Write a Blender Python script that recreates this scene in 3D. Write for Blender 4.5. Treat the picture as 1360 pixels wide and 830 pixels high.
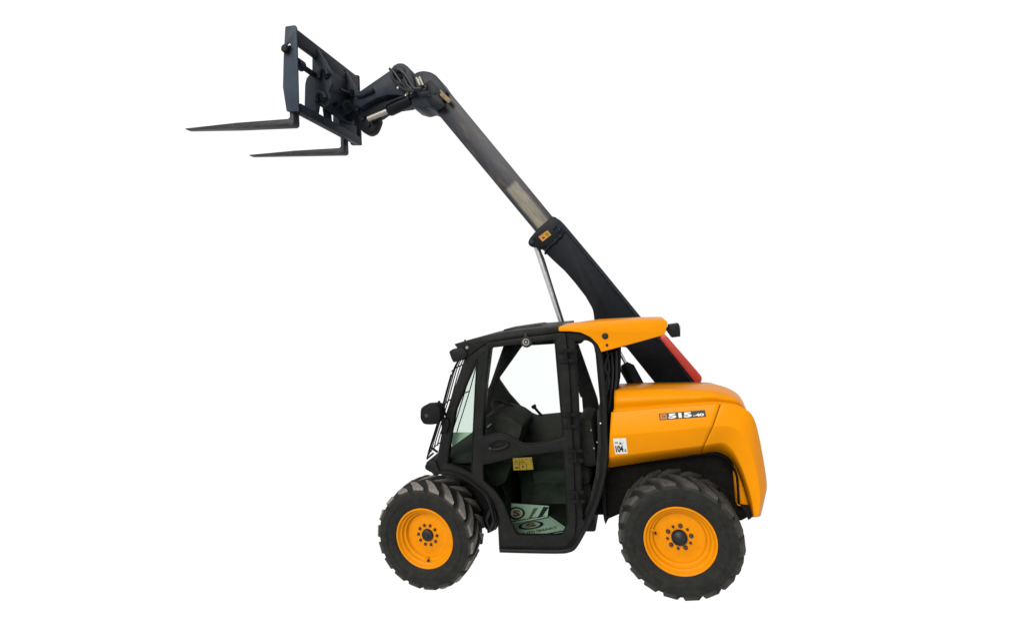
import bpy, bmesh, math, random
from mathutils import Vector, Matrix
from mathutils.geometry import tessellate_polygon
random.seed(4)
S = bpy.context.scene
COL = S.collection
for o in list(bpy.data.objects): bpy.data.objects.remove(o)

# ------------------------------------------------------------------ camera
# machine axes: -X front, +Y away from the photographer, Z up, rear axle at x=0
PP = (680.0, 415.0)
VL = (843.0, 389.0)          # vanishing point of the machine's width
VG = (-1690.0, 689.0)        # vanishing point of its length
FOC = math.sqrt(-((VL[0]-PP[0])*(VG[0]-PP[0])+(VL[1]-PP[1])*(VG[1]-PP[1])))
def _d(v): return Vector((v[0]-PP[0], v[1]-PP[1], FOC)).normalized()
AX = -_d(VG); AY = _d(VL); AY = (AY-AX*AX.dot(AY)).normalized(); AZ = AX.cross(AY)
ROW = [Vector((AX[i], AY[i], AZ[i])) for i in range(3)]        # camera right, down, forward in machine space
def ray(px, py): return ROW[0]*((px-PP[0])/FOC)+ROW[1]*((py-PP[1])/FOC)+ROW[2]
YF = -0.755                                                    # plane of the near rim flanges
CAM = Vector((0, YF, 0.405))-ray(903.3, 719.2)*(FOC/201.0)
def U3(px, py, y):
    r = ray(px, py); return CAM+r*((y-CAM.y)/r.y)
def U(px, py, y):
    p = U3(px, py, y); return (p.x, p.z)
def UP(px, py, p0, n):
    r = ray(px, py); return CAM+r*((p0-CAM).dot(n)/r.dot(n))
cd = bpy.data.cameras.new('camera'); cam = bpy.data.objects.new('camera', cd); COL.objects.link(cam)
cd.sensor_width = 36; cd.sensor_fit = 'HORIZONTAL'; cd.lens = FOC/1360*36; cd.clip_end = 500; cd.clip_start = .05
m = Matrix.Identity(4)
for i in range(3):
    m[i][0] = ROW[0][i]; m[i][1] = -ROW[1][i]; m[i][2] = -ROW[2][i]; m[i][3] = CAM[i]
cam.matrix_world = m
S.camera = cam

# ------------------------------------------------------------------ light
w = bpy.data.worlds.new('World'); S.world = w; w.use_nodes = True
bg = w.node_tree.nodes['Background']; bg.inputs[0].default_value = (1, 1, 1, 1); bg.inputs[1].default_value = 1.03
sd = bpy.data.lights.new('sun', 'SUN'); sd.energy = 5.0; sd.angle = math.radians(35); sd.color = (1, .97, .92)
sun = bpy.data.objects.new('sun', sd); COL.objects.link(sun)
sun.rotation_euler = (-Vector((-.20, -1.0, .72))).to_track_quat('-Z', 'Y').to_euler()
sun.location = (-1, -3, 7)
S.view_settings.view_transform = 'Standard'; S.view_settings.look = 'None'
S.view_settings.exposure = 0; S.view_settings.gamma = 1; S.view_settings.use_curve_mapping = False
S.cycles.max_bounces = 10; S.cycles.transparent_max_bounces = 16

# ------------------------------------------------------------------ materials
def nt(name):
    m = bpy.data.materials.new(name); m.use_nodes = True
    return m, m.node_tree.nodes, m.node_tree.links, m.node_tree.nodes['Principled BSDF']
def mat(name, col, rough=.5, spec=.2, metal=0, var=.25, scale=6, dust=None, dust_amt=0, bump=.0, bscale=60, stretch=(1, 1, 1), coat=0):
    col = [c*.68 for c in col]; dust = [c*.68 for c in dust] if dust else None
    m, N, L, b = nt(name)
    tc = N.new('ShaderNodeTexCoord'); mp = N.new('ShaderNodeMapping'); mp.inputs['Scale'].default_value = stretch
    L.new(tc.outputs['Object'], mp.inputs[0])
    n = N.new('ShaderNodeTexNoise'); n.inputs['Scale'].default_value = scale; n.inputs['Detail'].default_value = 7; n.inputs['Roughness'].default_value = .65
    L.new(mp.outputs[0], n.inputs['Vector'])
    r = N.new('ShaderNodeValToRGB'); r.color_ramp.elements[0].position = .32; r.color_ramp.elements[1].position = .68
    r.color_ramp.elements[0].color = (*[c*(1-var) for c in col], 1); r.color_ramp.elements[1].color = (*[min(1, c*(1+var)) for c in col], 1)
    L.new(n.outputs['Fac'], r.inputs[0]); src = r.outputs[0]
    if dust:
        n2 = N.new('ShaderNodeTexNoise'); n2.inputs['Scale'].default_value = scale*2.7; n2.inputs['Detail'].default_value = 9; n2.inputs['Roughness'].default_value = .75
        L.new(mp.outputs[0], n2.inputs['Vector'])
        r2 = N.new('ShaderNodeValToRGB'); r2.color_ramp.elements[0].position = .48; r2.color_ramp.elements[1].position = .78
        r2.color_ramp.elements[1].color = (dust_amt,)*3+(1,)
        L.new(n2.outputs['Fac'], r2.inputs[0])
        mx = N.new('ShaderNodeMix'); mx.data_type = 'RGBA'; mx.inputs[7].default_value = (*dust, 1)
        L.new(r2.outputs[0], mx.inputs[0]); L.new(src, mx.inputs[6]); src = mx.outputs[2]
    L.new(src, b.inputs['Base Color'])
    rr = N.new('ShaderNodeMapRange'); rr.inputs[3].default_value = max(.05, rough-.1); rr.inputs[4].default_value = min(1, rough+.12)
    L.new(n.outputs['Fac'], rr.inputs[0]); L.new(rr.outputs[0], b.inputs['Roughness'])
    b.inputs['Specular IOR Level'].default_value = spec; b.inputs['Metallic'].default_value = metal
    if coat: b.inputs['Coat Weight'].default_value = coat; b.inputs['Coat Roughness'].default_value = .12
    if bump:
        n3 = N.new('ShaderNodeTexNoise'); n3.inputs['Scale'].default_value = bscale; n3.inputs['Detail'].default_value = 5
        L.new(tc.outputs['Object'], n3.inputs['Vector'])
        bp = N.new('ShaderNodeBump'); bp.inputs['Strength'].default_value = bump; bp.inputs['Distance'].default_value = .004
        L.new(n3.outputs['Fac'], bp.inputs['Height']); L.new(bp.outputs[0], b.inputs['Normal'])
    return m
M = {}
M['orange'] = mat('orange_paint', (.64, .220, .0003), .34, .055, var=.04, scale=3, dust=(.5, .2, .006), dust_amt=.2, bump=.03, bscale=40)
M['rim'] = mat('orange_rim_paint', (.62, .21, .0004), .42, .07, var=.06, scale=9, dust=(.33, .12, .01), dust_amt=.35, bump=.05, bscale=70)
M['cab'] = mat('black_cab_paint', (.0078, .0084, .0080), .5, .09, var=.3, scale=5, dust=(.03, .029, .026), dust_amt=.35, bump=.05, bscale=90)
M['trim'] = mat('black_rubber_trim', (.0055, .006, .006), .65, .08, var=.2, scale=9)
M['inside'] = mat('dark_cab_interior', (.022, .0235, .021), .75, .06, var=.3, scale=6, dust=(.06, .058, .05), dust_amt=.3)
M['chassis'] = mat('black_chassis', (.0045, .0042, .0038), .75, .05, var=.35, scale=9, dust=(.025, .021, .016), dust_amt=.35)
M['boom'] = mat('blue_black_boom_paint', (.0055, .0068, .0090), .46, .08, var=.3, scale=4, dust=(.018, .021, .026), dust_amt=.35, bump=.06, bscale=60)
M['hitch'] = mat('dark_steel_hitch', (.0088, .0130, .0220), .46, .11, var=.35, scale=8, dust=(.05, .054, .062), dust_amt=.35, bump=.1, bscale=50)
M['plate'] = mat('grey_blue_plate', (.027, .038, .056), .5, .1, var=.14, scale=5, dust=(.09, .09, .095), dust_amt=.22, bump=.06, bscale=60)
M['tine'] = mat('worn_fork_steel', (.016, .019, .026), .45, .16, var=.4, scale=7, dust=(.13, .085, .055), dust_amt=.6, bump=.1, stretch=(.5, 2, 2))
M['rubber'] = mat('tyre_rubber', (.0135, .0140, .0130), .8, .1, var=.22, scale=8, dust=(.05, .046, .04), dust_amt=.4, bump=.12, bscale=80)
M['lug'] = mat('dusty_tread_rubber', (.17, .158, .145), .85, .08, var=.3, scale=14, dust=(.06, .054, .047), dust_amt=.8, bump=.15)
M['lug_side'] = mat('tread_flank_rubber', (.03, .028, .025), .85, .06, var=.3, scale=14, dust=(.08, .07, .06), dust_amt=.5)
M['lug2'] = mat('dark_tread_rubber', (.055, .054, .052), .8, .1, var=.3, scale=14, dust=(.02, .019, .018), dust_amt=.8, bump=.15)
M['chrome'] = mat('chrome_rod', (.62, .63, .64), .24, .5, metal=.9, var=.12, scale=20)
M['steel'] = mat('worn_bright_steel', (.30, .29, .25), .4, .4, metal=.5, var=.2, scale=20)
M['nut'] = mat('brown_steel_nut', (.045, .024, .012), .55, .3, var=.3, scale=60)
M['red'] = mat('red_plastic', (.40, .028, .016), .4, .3, var=.12, scale=8, dust=(.3, .1, .07), dust_amt=.25)
M['hose'] = mat('black_hose', (.008, .009, .011), .5, .25)
M['tan'] = mat('tan_wear_pad', (.17, .125, .062), .6, .2, var=.4, scale=30)
M['white'] = mat('white_sticker', (.62, .62, .60), .5, .2, var=.05)
M['black_ink_and_shade'] = mat('black_ink_and_shade', (.012, .011, .011), .5, .15)
M['decal_dark'] = mat('dark_decal', (.03, .026, .022), .4, .2)
M['decal_orange'] = mat('orange_decal', (.50, .2, .015), .4, .2)
M['yellow_sticker'] = mat('yellow_sticker', (.155, .118, .008), .55, .15, var=.12, scale=40)
M['brown_ink'] = mat('brown_ink', (.07, .02, .004), .5, .1)
M['boom_sticker'] = mat('orange_boom_sticker', (.42, .19, .03), .5, .15, var=.1, scale=60)
M['olive_ink'] = mat('olive_ink', (.16, .13, .01), .5, .1)
M['paper'] = mat('pale_green_paper', (.46, .54, .47), .6, .1, var=.07, scale=20)
M['grey_ink'] = mat('grey_ink', (.12, .11, .10), .6, .1)
M['red_ink'] = mat('red_ink', (.22, .03, .015), .6, .1)
M['navy_ink_and_shade'] = mat('navy_ink_and_shade', (.014, .018, .026), .6, .1)
M['lens'] = mat('lamp_lens', (.25, .25, .26), .15, .5, metal=.3)

def glass(name, tint, refl):
    m, N, L, b = nt(name); N.remove(b)
    out = N['Material Output']
    t = N.new('ShaderNodeBsdfTransparent'); t.inputs[0].default_value = (*tint, 1)
    g = N.new('ShaderNodeBsdfGlossy'); g.inputs['Roughness'].default_value = .05
    fz = N.new('ShaderNodeLayerWeight'); fz.inputs[0].default_value = .5
    pw = N.new('ShaderNodeMath'); pw.operation = 'POWER'; pw.inputs[1].default_value = 5; L.new(fz.outputs['Facing'], pw.inputs[0])
    lw = N.new('ShaderNodeMath'); lw.operation = 'MULTIPLY_ADD'; lw.inputs[1].default_value = .5; lw.inputs[2].default_value = refl; L.new(pw.outputs[0], lw.inputs[0])
    mx = N.new('ShaderNodeMixShader'); L.new(lw.outputs[0], mx.inputs[0]); L.new(t.outputs[0], mx.inputs[1]); L.new(g.outputs[0], mx.inputs[2])
    L.new(mx.outputs[0], out.inputs[0]); return m
M['glass'] = glass('clear_cab_glass', (.985, .995, .988), .0)
M['tinted'] = glass('green_cab_glass', (.82, .88, .84), .0)

def inner_boom_mat(ang, origin):
    m, N, L, b = nt('worn_inner_boom')
    tc = N.new('ShaderNodeTexCoord'); mp0 = N.new('ShaderNodeMapping'); mp0.vector_type = 'POINT'
    mp0.inputs['Location'].default_value = [-c for c in origin]
    mp = N.new('ShaderNodeMapping'); mp.inputs['Rotation'].default_value = (0, ang, 0)
    L.new(tc.outputs['Object'], mp0.inputs[0]); L.new(mp0.outputs[0], mp.inputs[0])
    st = N.new('ShaderNodeMapping'); st.inputs['Scale'].default_value = (1.2, 4, 9); L.new(mp.outputs[0], st.inputs[0])
    n = N.new('ShaderNodeTexNoise'); n.inputs['Scale'].default_value = 3.2; n.inputs['Detail'].default_value = 8; n.inputs['Roughness'].default_value = .7; L.new(st.outputs[0], n.inputs['Vector'])
    r = N.new('ShaderNodeValToRGB'); e = r.color_ramp.elements
    e[0].position = .3; e[0].color = (.0085, .0105, .0165, 1); e[1].position = .72; e[1].color = (.055, .038, .022, 1)
    k = r.color_ramp.elements.new(.52); k.color = (.0145, .0155, .020, 1)
    L.new(n.outputs['Fac'], r.inputs[0])
    # bright polished patch rubbed by the slider near the outer boom
    sx = N.new('ShaderNodeSeparateXYZ'); L.new(mp.outputs[0], sx.inputs[0])
    def band(sock, a, b_, s):
        m1 = N.new('ShaderNodeMapRange'); m1.inputs[1].default_value = a-s; m1.inputs[2].default_value = a+s; L.new(sock, m1.inputs[0])
        m2 = N.new('ShaderNodeMapRange'); m2.inputs[1].default_value = b_-s; m2.inputs[2].default_value = b_+s; m2.inputs[3].default_value = 1; m2.inputs[4].default_value = 0; L.new(sock, m2.inputs[0])
        mu = N.new('ShaderNodeMath'); mu.operation = 'MULTIPLY'; L.new(m1.outputs[0], mu.inputs[0]); L.new(m2.outputs[0], mu.inputs[1]); return mu
    bx = band(sx.outputs[0], .0, .60, .018); bz = band(sx.outputs[2], -.030, .080, .012)
    mu = N.new('ShaderNodeMath'); mu.operation = 'MULTIPLY'; L.new(bx.outputs[0], mu.inputs[0]); L.new(bz.outputs[0], mu.inputs[1])
    mu2 = N.new('ShaderNodeMath'); mu2.operation = 'MULTIPLY'; mr = N.new('ShaderNodeMapRange'); mr.inputs[1].default_value = .3; mr.inputs[2].default_value = .6; mr.inputs[3].default_value = .35; L.new(n.outputs['Fac'], mr.inputs[0])
    L.new(mu.outputs[0], mu2.inputs[0]); L.new(mr.outputs[0], mu2.inputs[1])
    mx = N.new('ShaderNodeMix'); mx.data_type = 'RGBA'; mx.inputs[7].default_value = (.135, .123, .094, 1)
    L.new(mu2.outputs[0], mx.inputs[0]); L.new(r.outputs[0], mx.inputs[6]); L.new(mx.outputs[2], b.inputs['Base Color'])
    b.inputs['Roughness'].default_value = .42; b.inputs['Specular IOR Level'].default_value = .15
    return m

# ------------------------------------------------------------------ helpers
def put(name, bm, mats, parent=None, smooth=38, loc=None):
    if bm.verts: bmesh.ops.recalc_face_normals(bm, faces=bm.faces)
    me = bpy.data.meshes.new(name); bm.to_mesh(me); bm.free()
    for mm in (mats if isinstance(mats, (list, tuple)) else [mats]): me.materials.append(M[mm] if isinstance(mm, str) else mm)
    if smooth:
        for p in me.polygons: p.use_smooth = True
        me.set_sharp_from_angle(angle=math.radians(smooth))
    o = bpy.data.objects.new(name, me); COL.objects.link(o)
    if loc is not None: o.location = loc
    if parent is not None:
        o.parent = parent; bpy_parent_fix(o, parent)
    return o
WORLD = {}
def wpos(o):
    p = Vector((0, 0, 0)); q = o
    while q is not None: p += q.location; q = q.parent
    return p
def bpy_parent_fix(o, parent): o.location = Vector(o.location)-wpos(parent)
def empty(name, loc, parent=None):
    o = bpy.data.objects.new(name, None); COL.objects.link(o); o.empty_display_size = .1
    o.location = loc
    if parent is not None: o.parent = parent; bpy_parent_fix(o, parent)
    return o
def rnd(pts, r, n=4):
    out = []; k = len(pts)
    for i in range(k):
        p = Vector(pts[i][:2]); a = Vector(pts[i-1][:2])-p; b = Vector(pts[(i+1) % k][:2])-p
        rr = pts[i][2] if len(pts[i]) > 2 else r
        d = min(rr, a.length*.45, b.length*.45)
        if d < .05 or a.length < 1e-6 or b.length < 1e-6: out.append((p.x, p.y)); continue
        s = p+a.normalized()*d; e = p+b.normalized()*d
        if a.angle(b) > math.radians(172): out.append((p.x, p.y)); continue
        for j in range(n+1):
            t = j/n; q = s*(1-t)**2+p*2*t*(1-t)+e*t*t; out.append((q.x, q.y))
    return out
def circ(cx, cy, rx, ry=None, n=20, a0=0): 
    ry = ry or rx
    return [(cx+rx*math.cos(a0+2*math.pi*i/n), cy+ry*math.sin(a0+2*math.pi*i/n)) for i in range(n)]
def bev(bm, off, seg=2, ang=35):
    if off <= 0: return
    bmesh.ops.dissolve_limit(bm, angle_limit=math.radians(.6), verts=bm.verts, edges=bm.edges)
    es = [e for e in bm.edges if len(e.link_faces) == 2 and e.calc_face_angle(0) > math.radians(ang)]
    bmesh.ops.bevel(bm, geom=es, offset=off, segments=seg, profile=.5, affect='EDGES', clamp_overlap=True)
def prism_bm(loops, frame, depth, bevel=.005, bm=None):
    """loops: list of 3-D loops (first outer, rest holes) on the near side, extruded along vector depth"""
    own = bm is None
    b = bmesh.new()
    tri = tessellate_polygon([[Vector(p) for p in l] for l in loops])
    flat = [Vector(p) for l in loops for p in l]
    v0 = [b.verts.new(p) for p in flat]; v1 = [b.verts.new(p+depth) for p in flat]
    for t in tri:
        try: b.faces.new([v0[i] for i in t]); b.faces.new([v1[i] for i in reversed(t)])
        except ValueError: pass
    k = 0
    for l in loops:
        n = len(l)
        for i in range(n):
            a, c = k+i, k+(i+1) % n
            try: b.faces.new([v0[a], v0[c], v1[c], v1[a]])
            except ValueError: pass
        k += n
    bmesh.ops.recalc_face_normals(b, faces=b.faces)
    bev(b, bevel)
    if own: return b
    merge(bm, b); return bm
def merge(dst, src, mi=0):
    me = bpy.data.meshes.new('t'); src.to_mesh(me); src.free()
    n = len(dst.faces); dst.from_mesh(me); bpy.data.meshes.remove(me)
    dst.faces.ensure_lookup_table()
    if mi:
        for f in dst.faces[n:]: f.material_index = mi
def pl(pts, y): return [U3(p[0], p[1], y) for p in pts]
def prism(name, pts, y0, y1, mats, parent, holes=(), bevel=.005, r=0, smooth=38):
    if r: pts = rnd(pts, r)
    b = prism_bm([pl(pts, y0)]+[pl(h, y0) for h in holes], None, Vector((0, y1-y0, 0)), bevel)
    return put(name, b, mats, parent, smooth)
def tube_bm(path, r, seg=12, bm=None, caps=True, mi=0):
    bm = bm or bmesh.new(); rings = []
    path = [Vector(p) for p in path]; up = None
    for i, p in enumerate(path):
        t = (path[min(i+1, len(path)-1)]-path[max(i-1, 0)]).normalized()
        if up is None: up = t.orthogonal().normalized()
        else: up = (up-t*up.dot(t)).normalized()
        s = t.cross(up); rr = r[i] if isinstance(r, (list, tuple)) else r
        rings.append([bm.verts.new(p+(up*math.cos(2*math.pi*k/seg)+s*math.sin(2*math.pi*k/seg))*rr) for k in range(seg)])
    for a, c in zip(rings, rings[1:]):
        for k in range(seg):
            f = bm.faces.new([a[k], a[(k+1) % seg], c[(k+1) % seg], c[k]]); f.material_index = mi
    if caps:
        f = bm.faces.new(rings[0]); f.material_index = mi; f = bm.faces.new(list(reversed(rings[-1]))); f.material_index = mi
    return bm
def cat(pts, n=6):
    pts = [Vector(p) for p in pts]; out = []
    for i in range(len(pts)-1):
        p0 = pts[max(i-1, 0)]; p1 = pts[i]; p2 = pts[i+1]; p3 = pts[min(i+2, len(pts)-1)]
        for k in range(n):
            t = k/n
            out.append(.5*((2*p1)+(p2-p0)*t+(2*p0-5*p1+4*p2-p3)*t*t+(3*p1-p0-3*p2+p3)*t**3))
    out.append(pts[-1]); return out
def lathe_bm(prof, c=Vector((0, 0, 0)), seg=48, bm=None, mi=0, axis='Y', closed=False):
    bm = bm or bmesh.new(); rings = []
    for r, h in prof:
        if r < 1e-5: rings.append([bm.verts.new(c+Vector((0, h, 0)))]*seg); continue
        rings.append([bm.verts.new(c+Vector((r*math.sin(2*math.pi*k/seg), h, r*math.cos(2*math.pi*k/seg)))) for k in range(seg)])
    prs = list(zip(rings, rings[1:]))
    if closed: prs.append((rings[-1], rings[0]))
    for a, d in prs:
        for k in range(seg):
            vs = []
            for v in (a[k], a[(k+1) % seg], d[(k+1) % seg], d[k]):
                if v not in vs: vs.append(v)
            if len(vs) > 2:
                f = bm.faces.new(vs); f.material_index = mi
    return bm
def box_bm(x0, x1, y0, y1, z0, z1, bevel=.004, bm=None):
    b = bmesh.new(); bmesh.ops.create_cube(b, size=1)
    for v in b.verts: v.co = Vector(((x0+x1)/2+v.co.x*(x1-x0), (y0+y1)/2+v.co.y*(y1-y0), (z0+z1)/2+v.co.z*(z1-z0)))
    bev(b, bevel)
    if bm is None: return b
    merge(bm, b); return bm
def copy_tree(o, parent, loc=None, rz=0):
    c = o.copy(); COL.objects.link(c); c.parent = parent
    if loc is not None: c.location = loc
    for ch in o.children: copy_tree(ch, c)
    return c
def tag(o, label, cat_, group=None):
    o['label'] = label; o['category'] = cat_
    if group: o['group'] = group
def text_pts(txt, bold=.0, font_sp=1.0):
    cu = bpy.data.curves.new('t', 'FONT'); cu.body = txt; cu.offset = bold; cu.resolution_u = 3; cu.space_character = font_sp
    ob = bpy.data.objects.new('t', cu); COL.objects.link(ob)
    dg = bpy.context.evaluated_depsgraph_get(); me = bpy.data.meshes.new_from_object(ob.evaluated_get(dg))
    vs = [v.co.copy() for v in me.vertices]; fs = [tuple(p.vertices) for p in me.polygons]
    bpy.data.objects.remove(ob); bpy.data.curves.remove(cu); bpy.data.meshes.remove(me)
    x0 = min(v.x for v in vs); x1 = max(v.x for v in vs); y0 = min(v.y for v in vs); y1 = max(v.y for v in vs)
    return [((v.x-x0)/(x1-x0), (v.y-y0)/(y1-y0)) for v in vs], fs
class Decal:
    """flat print laid on a surface; f(s,t,off) -> point, s right, t up, both 0..1"""
    def __init__(self, f): self.f = f; self.bm = bmesh.new(); self.mats = []
    def mi(self, mname):
        if mname not in self.mats: self.mats.append(mname)
        return self.mats.index(mname)
    def faces(self, pts, fs, mname, lay):
        i = self.mi(mname); vs = [self.bm.verts.new(self.f(s, t, .0012*lay)) for s, t in pts]
        for f in fs:
            try: self.bm.faces.new([vs[k] for k in f]).material_index = i
            except ValueError: pass
    def poly(self, pts, mname, lay, holes=()):
        loops = [[Vector((s, t, 0)) for s, t in pts]]+[[Vector((s, t, 0)) for s, t in h] for h in holes]
        flat = [p for l in loops for p in l]
        self.faces([(p.x, p.y) for p in flat], tessellate_polygon(loops), mname, lay)
    def rect(self, a, b, c, d, mname, lay): 
        n = 4
        for i in range(n):
            s0 = a+(c-a)*i/n; s1 = a+(c-a)*(i+1)/n
            self.faces([(s0, b), (s1, b), (s1, d), (s0, d)], [(0, 1, 2, 3)], mname, lay)
    def text(self, txt, a, b, c, d, mname, lay, bold=.0, shear=0):
        ps, fs = text_pts(txt, bold, .92)
        self.faces([(a+(c-a)*s+shear*t, b+(d-b)*t) for s, t in ps], fs, mname, lay)
    def done(self, name, parent): 
        o = put(name, self.bm, self.mats, parent, smooth=0); return o
def quad_map(q, yf):
    def f(s, t, off):
        px = (q[3][0]*(1-s)+q[2][0]*s)*(1-t)+(q[0][0]*(1-s)+q[1][0]*s)*t
        py = (q[3][1]*(1-s)+q[2][1]*s)*(1-t)+(q[0][1]*(1-s)+q[1][1]*s)*t
        return U3(px, py, yf(px, py)-.002-off)
    return f

# ------------------------------------------------------------------ the setting: added white translucent floor, lit through from below so no shadow shows
m, N, L, b = nt('white_translucent_floor'); N.remove(b)
t = N.new('ShaderNodeBsdfTranslucent'); t.inputs[0].default_value = (1, 1, 1, 1); L.new(t.outputs[0], N['Material Output'].inputs[0])
fb = bmesh.new(); bmesh.ops.create_grid(fb, x_segments=4, y_segments=4, size=60)
fl = put('floor', fb, m, smooth=0); fl['kind'] = 'structure'; fl.location = (-.9, 0, -.001)
fl['label'] = 'added white translucent floor under the machine, lit through from below'

# ------------------------------------------------------------------ telehandler
T = empty('telehandler', (-.92, 0, 0))
tag(T, 'orange and black telehandler with raised boom and pallet forks on white', 'telehandler')

# wheels ------------------------------------------------------------
HW = .150
TP = [(.226, -.116), (.236, -.129), (.256, -.141), (.285, -.150), (.318, -.153), (.346, -.149), (.370, -.139), (.382, -.120), (.388, -.06), (.390, 0)]
def tyre_bm(lugmi=1):
    bm = bmesh.new()
    prof = TP+[(r, -y) for r, y in reversed(TP[:-1])]
    lathe_bm(prof, seg=72, bm=bm)
    # raised ring on the side wall
    lathe_bm([(.30, -.150), (.303, -.1555), (.309, -.1565), (.313, -.151)], seg=72, bm=bm)
    NL = 18
    for side in (-1, 1):
        for k in range(NL):
            ph0 = 2*math.pi*(k+(.5 if side > 0 else 0))/NL+random.uniform(-.012, .012)
            secs = []
            for t, rt, rb, hw in ((0, .4035, .384, .036), (.35, .404, .384, .043), (.72, .402, .382, .047), (.90, .3955, .373, .049), (.985, .380, .358, .046)):
                y = side*(.004+.142*t+ (.006 if t > 1 else 0)); ph = ph0+.30*t
                row = []
                for rr, s, kk in ((rb, -1, 1.12), (rt, -1, .9), (rt, 1, .9), (rb, 1, 1.12)):
                    a = ph+s*hw*kk/.4*(.85 if t == 0 else 1)
                    # blocks are slanted: the ends run with the lug direction
                    row.append(bm.verts.new((rr*math.sin(a), y+side*s*(.012 if t < .9 else 0), rr*math.cos(a))))
                secs.append(row)
            for a, c in zip(secs, secs[1:]):
                for i in range(3):
                    f = bm.faces.new([a[i], a[i+1], c[i+1], c[i]]); f.material_index = 1 if i == 1 else 2
            bm.faces.new(secs[0]).material_index = 2; bm.faces.new(secs[-1][::-1]).material_index = 2
    return bm
RIM = [(.222, .10), (.228, -.118), (.2335, -.1265), (.2325, -.1315), (.2265, -.133), (.220, -.130), (.2145, -.120), (.209, -.113), (.203, -.1115), (.198, -.108),
       (.193, -.094), (.188, -.088), (.180, -.0865), (.1745, -.083), (.170, -.068), (.164, -.0605), (.155, -.0585), (.120, -.061), (.085, -.066), (.05, -.066), (.0, -.066)]
def wheel(kind):
    e = empty('wheel', (0, 0, 0))
    put('tyre', tyre_bm(), ['rubber', 'lug' if kind == 'front' else 'lug2', 'lug_side'], e, smooth=30)
    put('rim', lathe_bm(RIM, seg=96), 'rim', e, smooth=25)
    if kind == 'front':
        put('hub_cap', lathe_bm([(.047, -.060), (.047, -.075), (.044, -.082), (.034, -.086), (.022, -.088), (.016, -.096), (.0, -.099)], seg=32), 'hose', e, 30)
        ring = [(.077, 2*math.pi*(k+.5)/10, .0105) for k in range(10)]
    else:
        put('hub_cap', lathe_bm([(.052, -.060), (.052, -.085), (.050, -.090), (.045, -.0905), (.042, -.087), (.030, -.095), (.012, -.104), (.0, -.105)], seg=32), 'hose', e, 30)
        ring = [(.078, 2*math.pi*k/10+.2, .0135 if k % 2 == 0 else .0085) for k in range(10)]
    for rr, a, s in ring:
        nb = lathe_bm([(s*1.25, -.062), (s*1.25, -.068), (s*.95, -.069), (s*.95, -.077), (s*.55, -.080), (s*.5, -.084), (0, -.085)], seg=6)
        put('wheel_nut', nb, 'nut', e, 20, loc=(rr*math.sin(a), 0, rr*math.cos(a)))
    va = math.pi*1.0 if kind == 'front' else math.radians(-72)
    c = Vector((.172*math.sin(va), -.085, .172*math.cos(va)))
    vb = tube_bm(cat([c+Vector((-.022, .004, -.004)), c+Vector((-.016, -.012, .008)), c+Vector((0, -.016, .010)), c+Vector((.010, -.020, -.004))]), .0055, 8)
    tube_bm([c+Vector((.010, -.018, -.004)), c+Vector((.013, -.032, -.008))], .008, 8, bm=vb, mi=1)
    put('valve', vb, ['rim', 'hose'], e, 40)
    return e
XF = U3(563.5, 716.3, YF).x
wf = wheel('front'); wr = wheel('rear')
YC = YF+.131
def place(e, x, y, flip=False, first=False):
    o = e if first else copy_tree(e, T)
    if first: o.parent = T
    o.location = Vector((x, y, .405))-T.location
    if flip: o.rotation_euler = (0, 0, math.pi)
    return o
w1 = place(wf, XF, YC, first=True); w1.rotation_euler = (0, math.radians(4), 0)
w2 = place(wr, 0, YC, first=True)
place(wf, XF, -YC, flip=True); place(wr, 0, -YC, flip=True)
for x in (XF, 0):
    ab = tube_bm([(x, -.55, .405), (x, -.3, .405), (x, .3, .405), (x, .55, .405)], [.07, .085, .085, .07], 20)
    lathe_bm([(0, -.13), (.12, -.12), (.15, -.06), (.15, .06), (.12, .13), (0, .13)], c=Vector((x, .05, .405)), seg=20, bm=ab)
    for s in (-1, 1):
        lathe_bm([(.09, s*.48), (.15, s*.50), (.15, s*.54), (.09, s*.56)], c=Vector((x, 0, .405)), seg=24, bm=ab)
    put('axle', ab, 'chassis', T)

# chassis -----------------------------------------------------------
chb = prism_bm([pl([(560, 690), (575, 650), (610, 640), (640, 650), (652, 670), (659, 704), (648, 706), (640, 697)], -.43)], None, Vector((0, .86, 0)), .01)
prism_bm([pl([(800, 570), (985, 560), (985, 660), (970, 668), (825, 683), (822, 682), (806, 684), (791, 684), (789, 699), (775, 703), (788, 672), (798, 635)], -.43)], None, Vector((0, .86, 0)), .01, chb)
x0 = U3(600, 660, -.43).x; x1 = U3(830, 640, -.43).x
box_bm(x0, x1, .06, .42, .30, .80, .01, chb)
put('chassis', chb, 'chassis', T)
# heat-shield style flange plate and its bracket between the cab and the rear wheel
prism('side_shield', [(797, 604), (812, 618), (824, 616), (850, 612), (905, 606), (950, 600), (972, 610), (983, 640), (985, 676), (966, 676), (940, 655), (902, 640), (850, 655), (822, 683), (808, 689), (804, 697), (801, 684), (799, 646)], -.50, -.44, 'chassis', T, bevel=.006)
prism('bracket', [(797, 640), (804, 640), (806, 690), (804, 696), (802, 690)], -.56, -.50, 'trim', T, bevel=.004)
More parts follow.
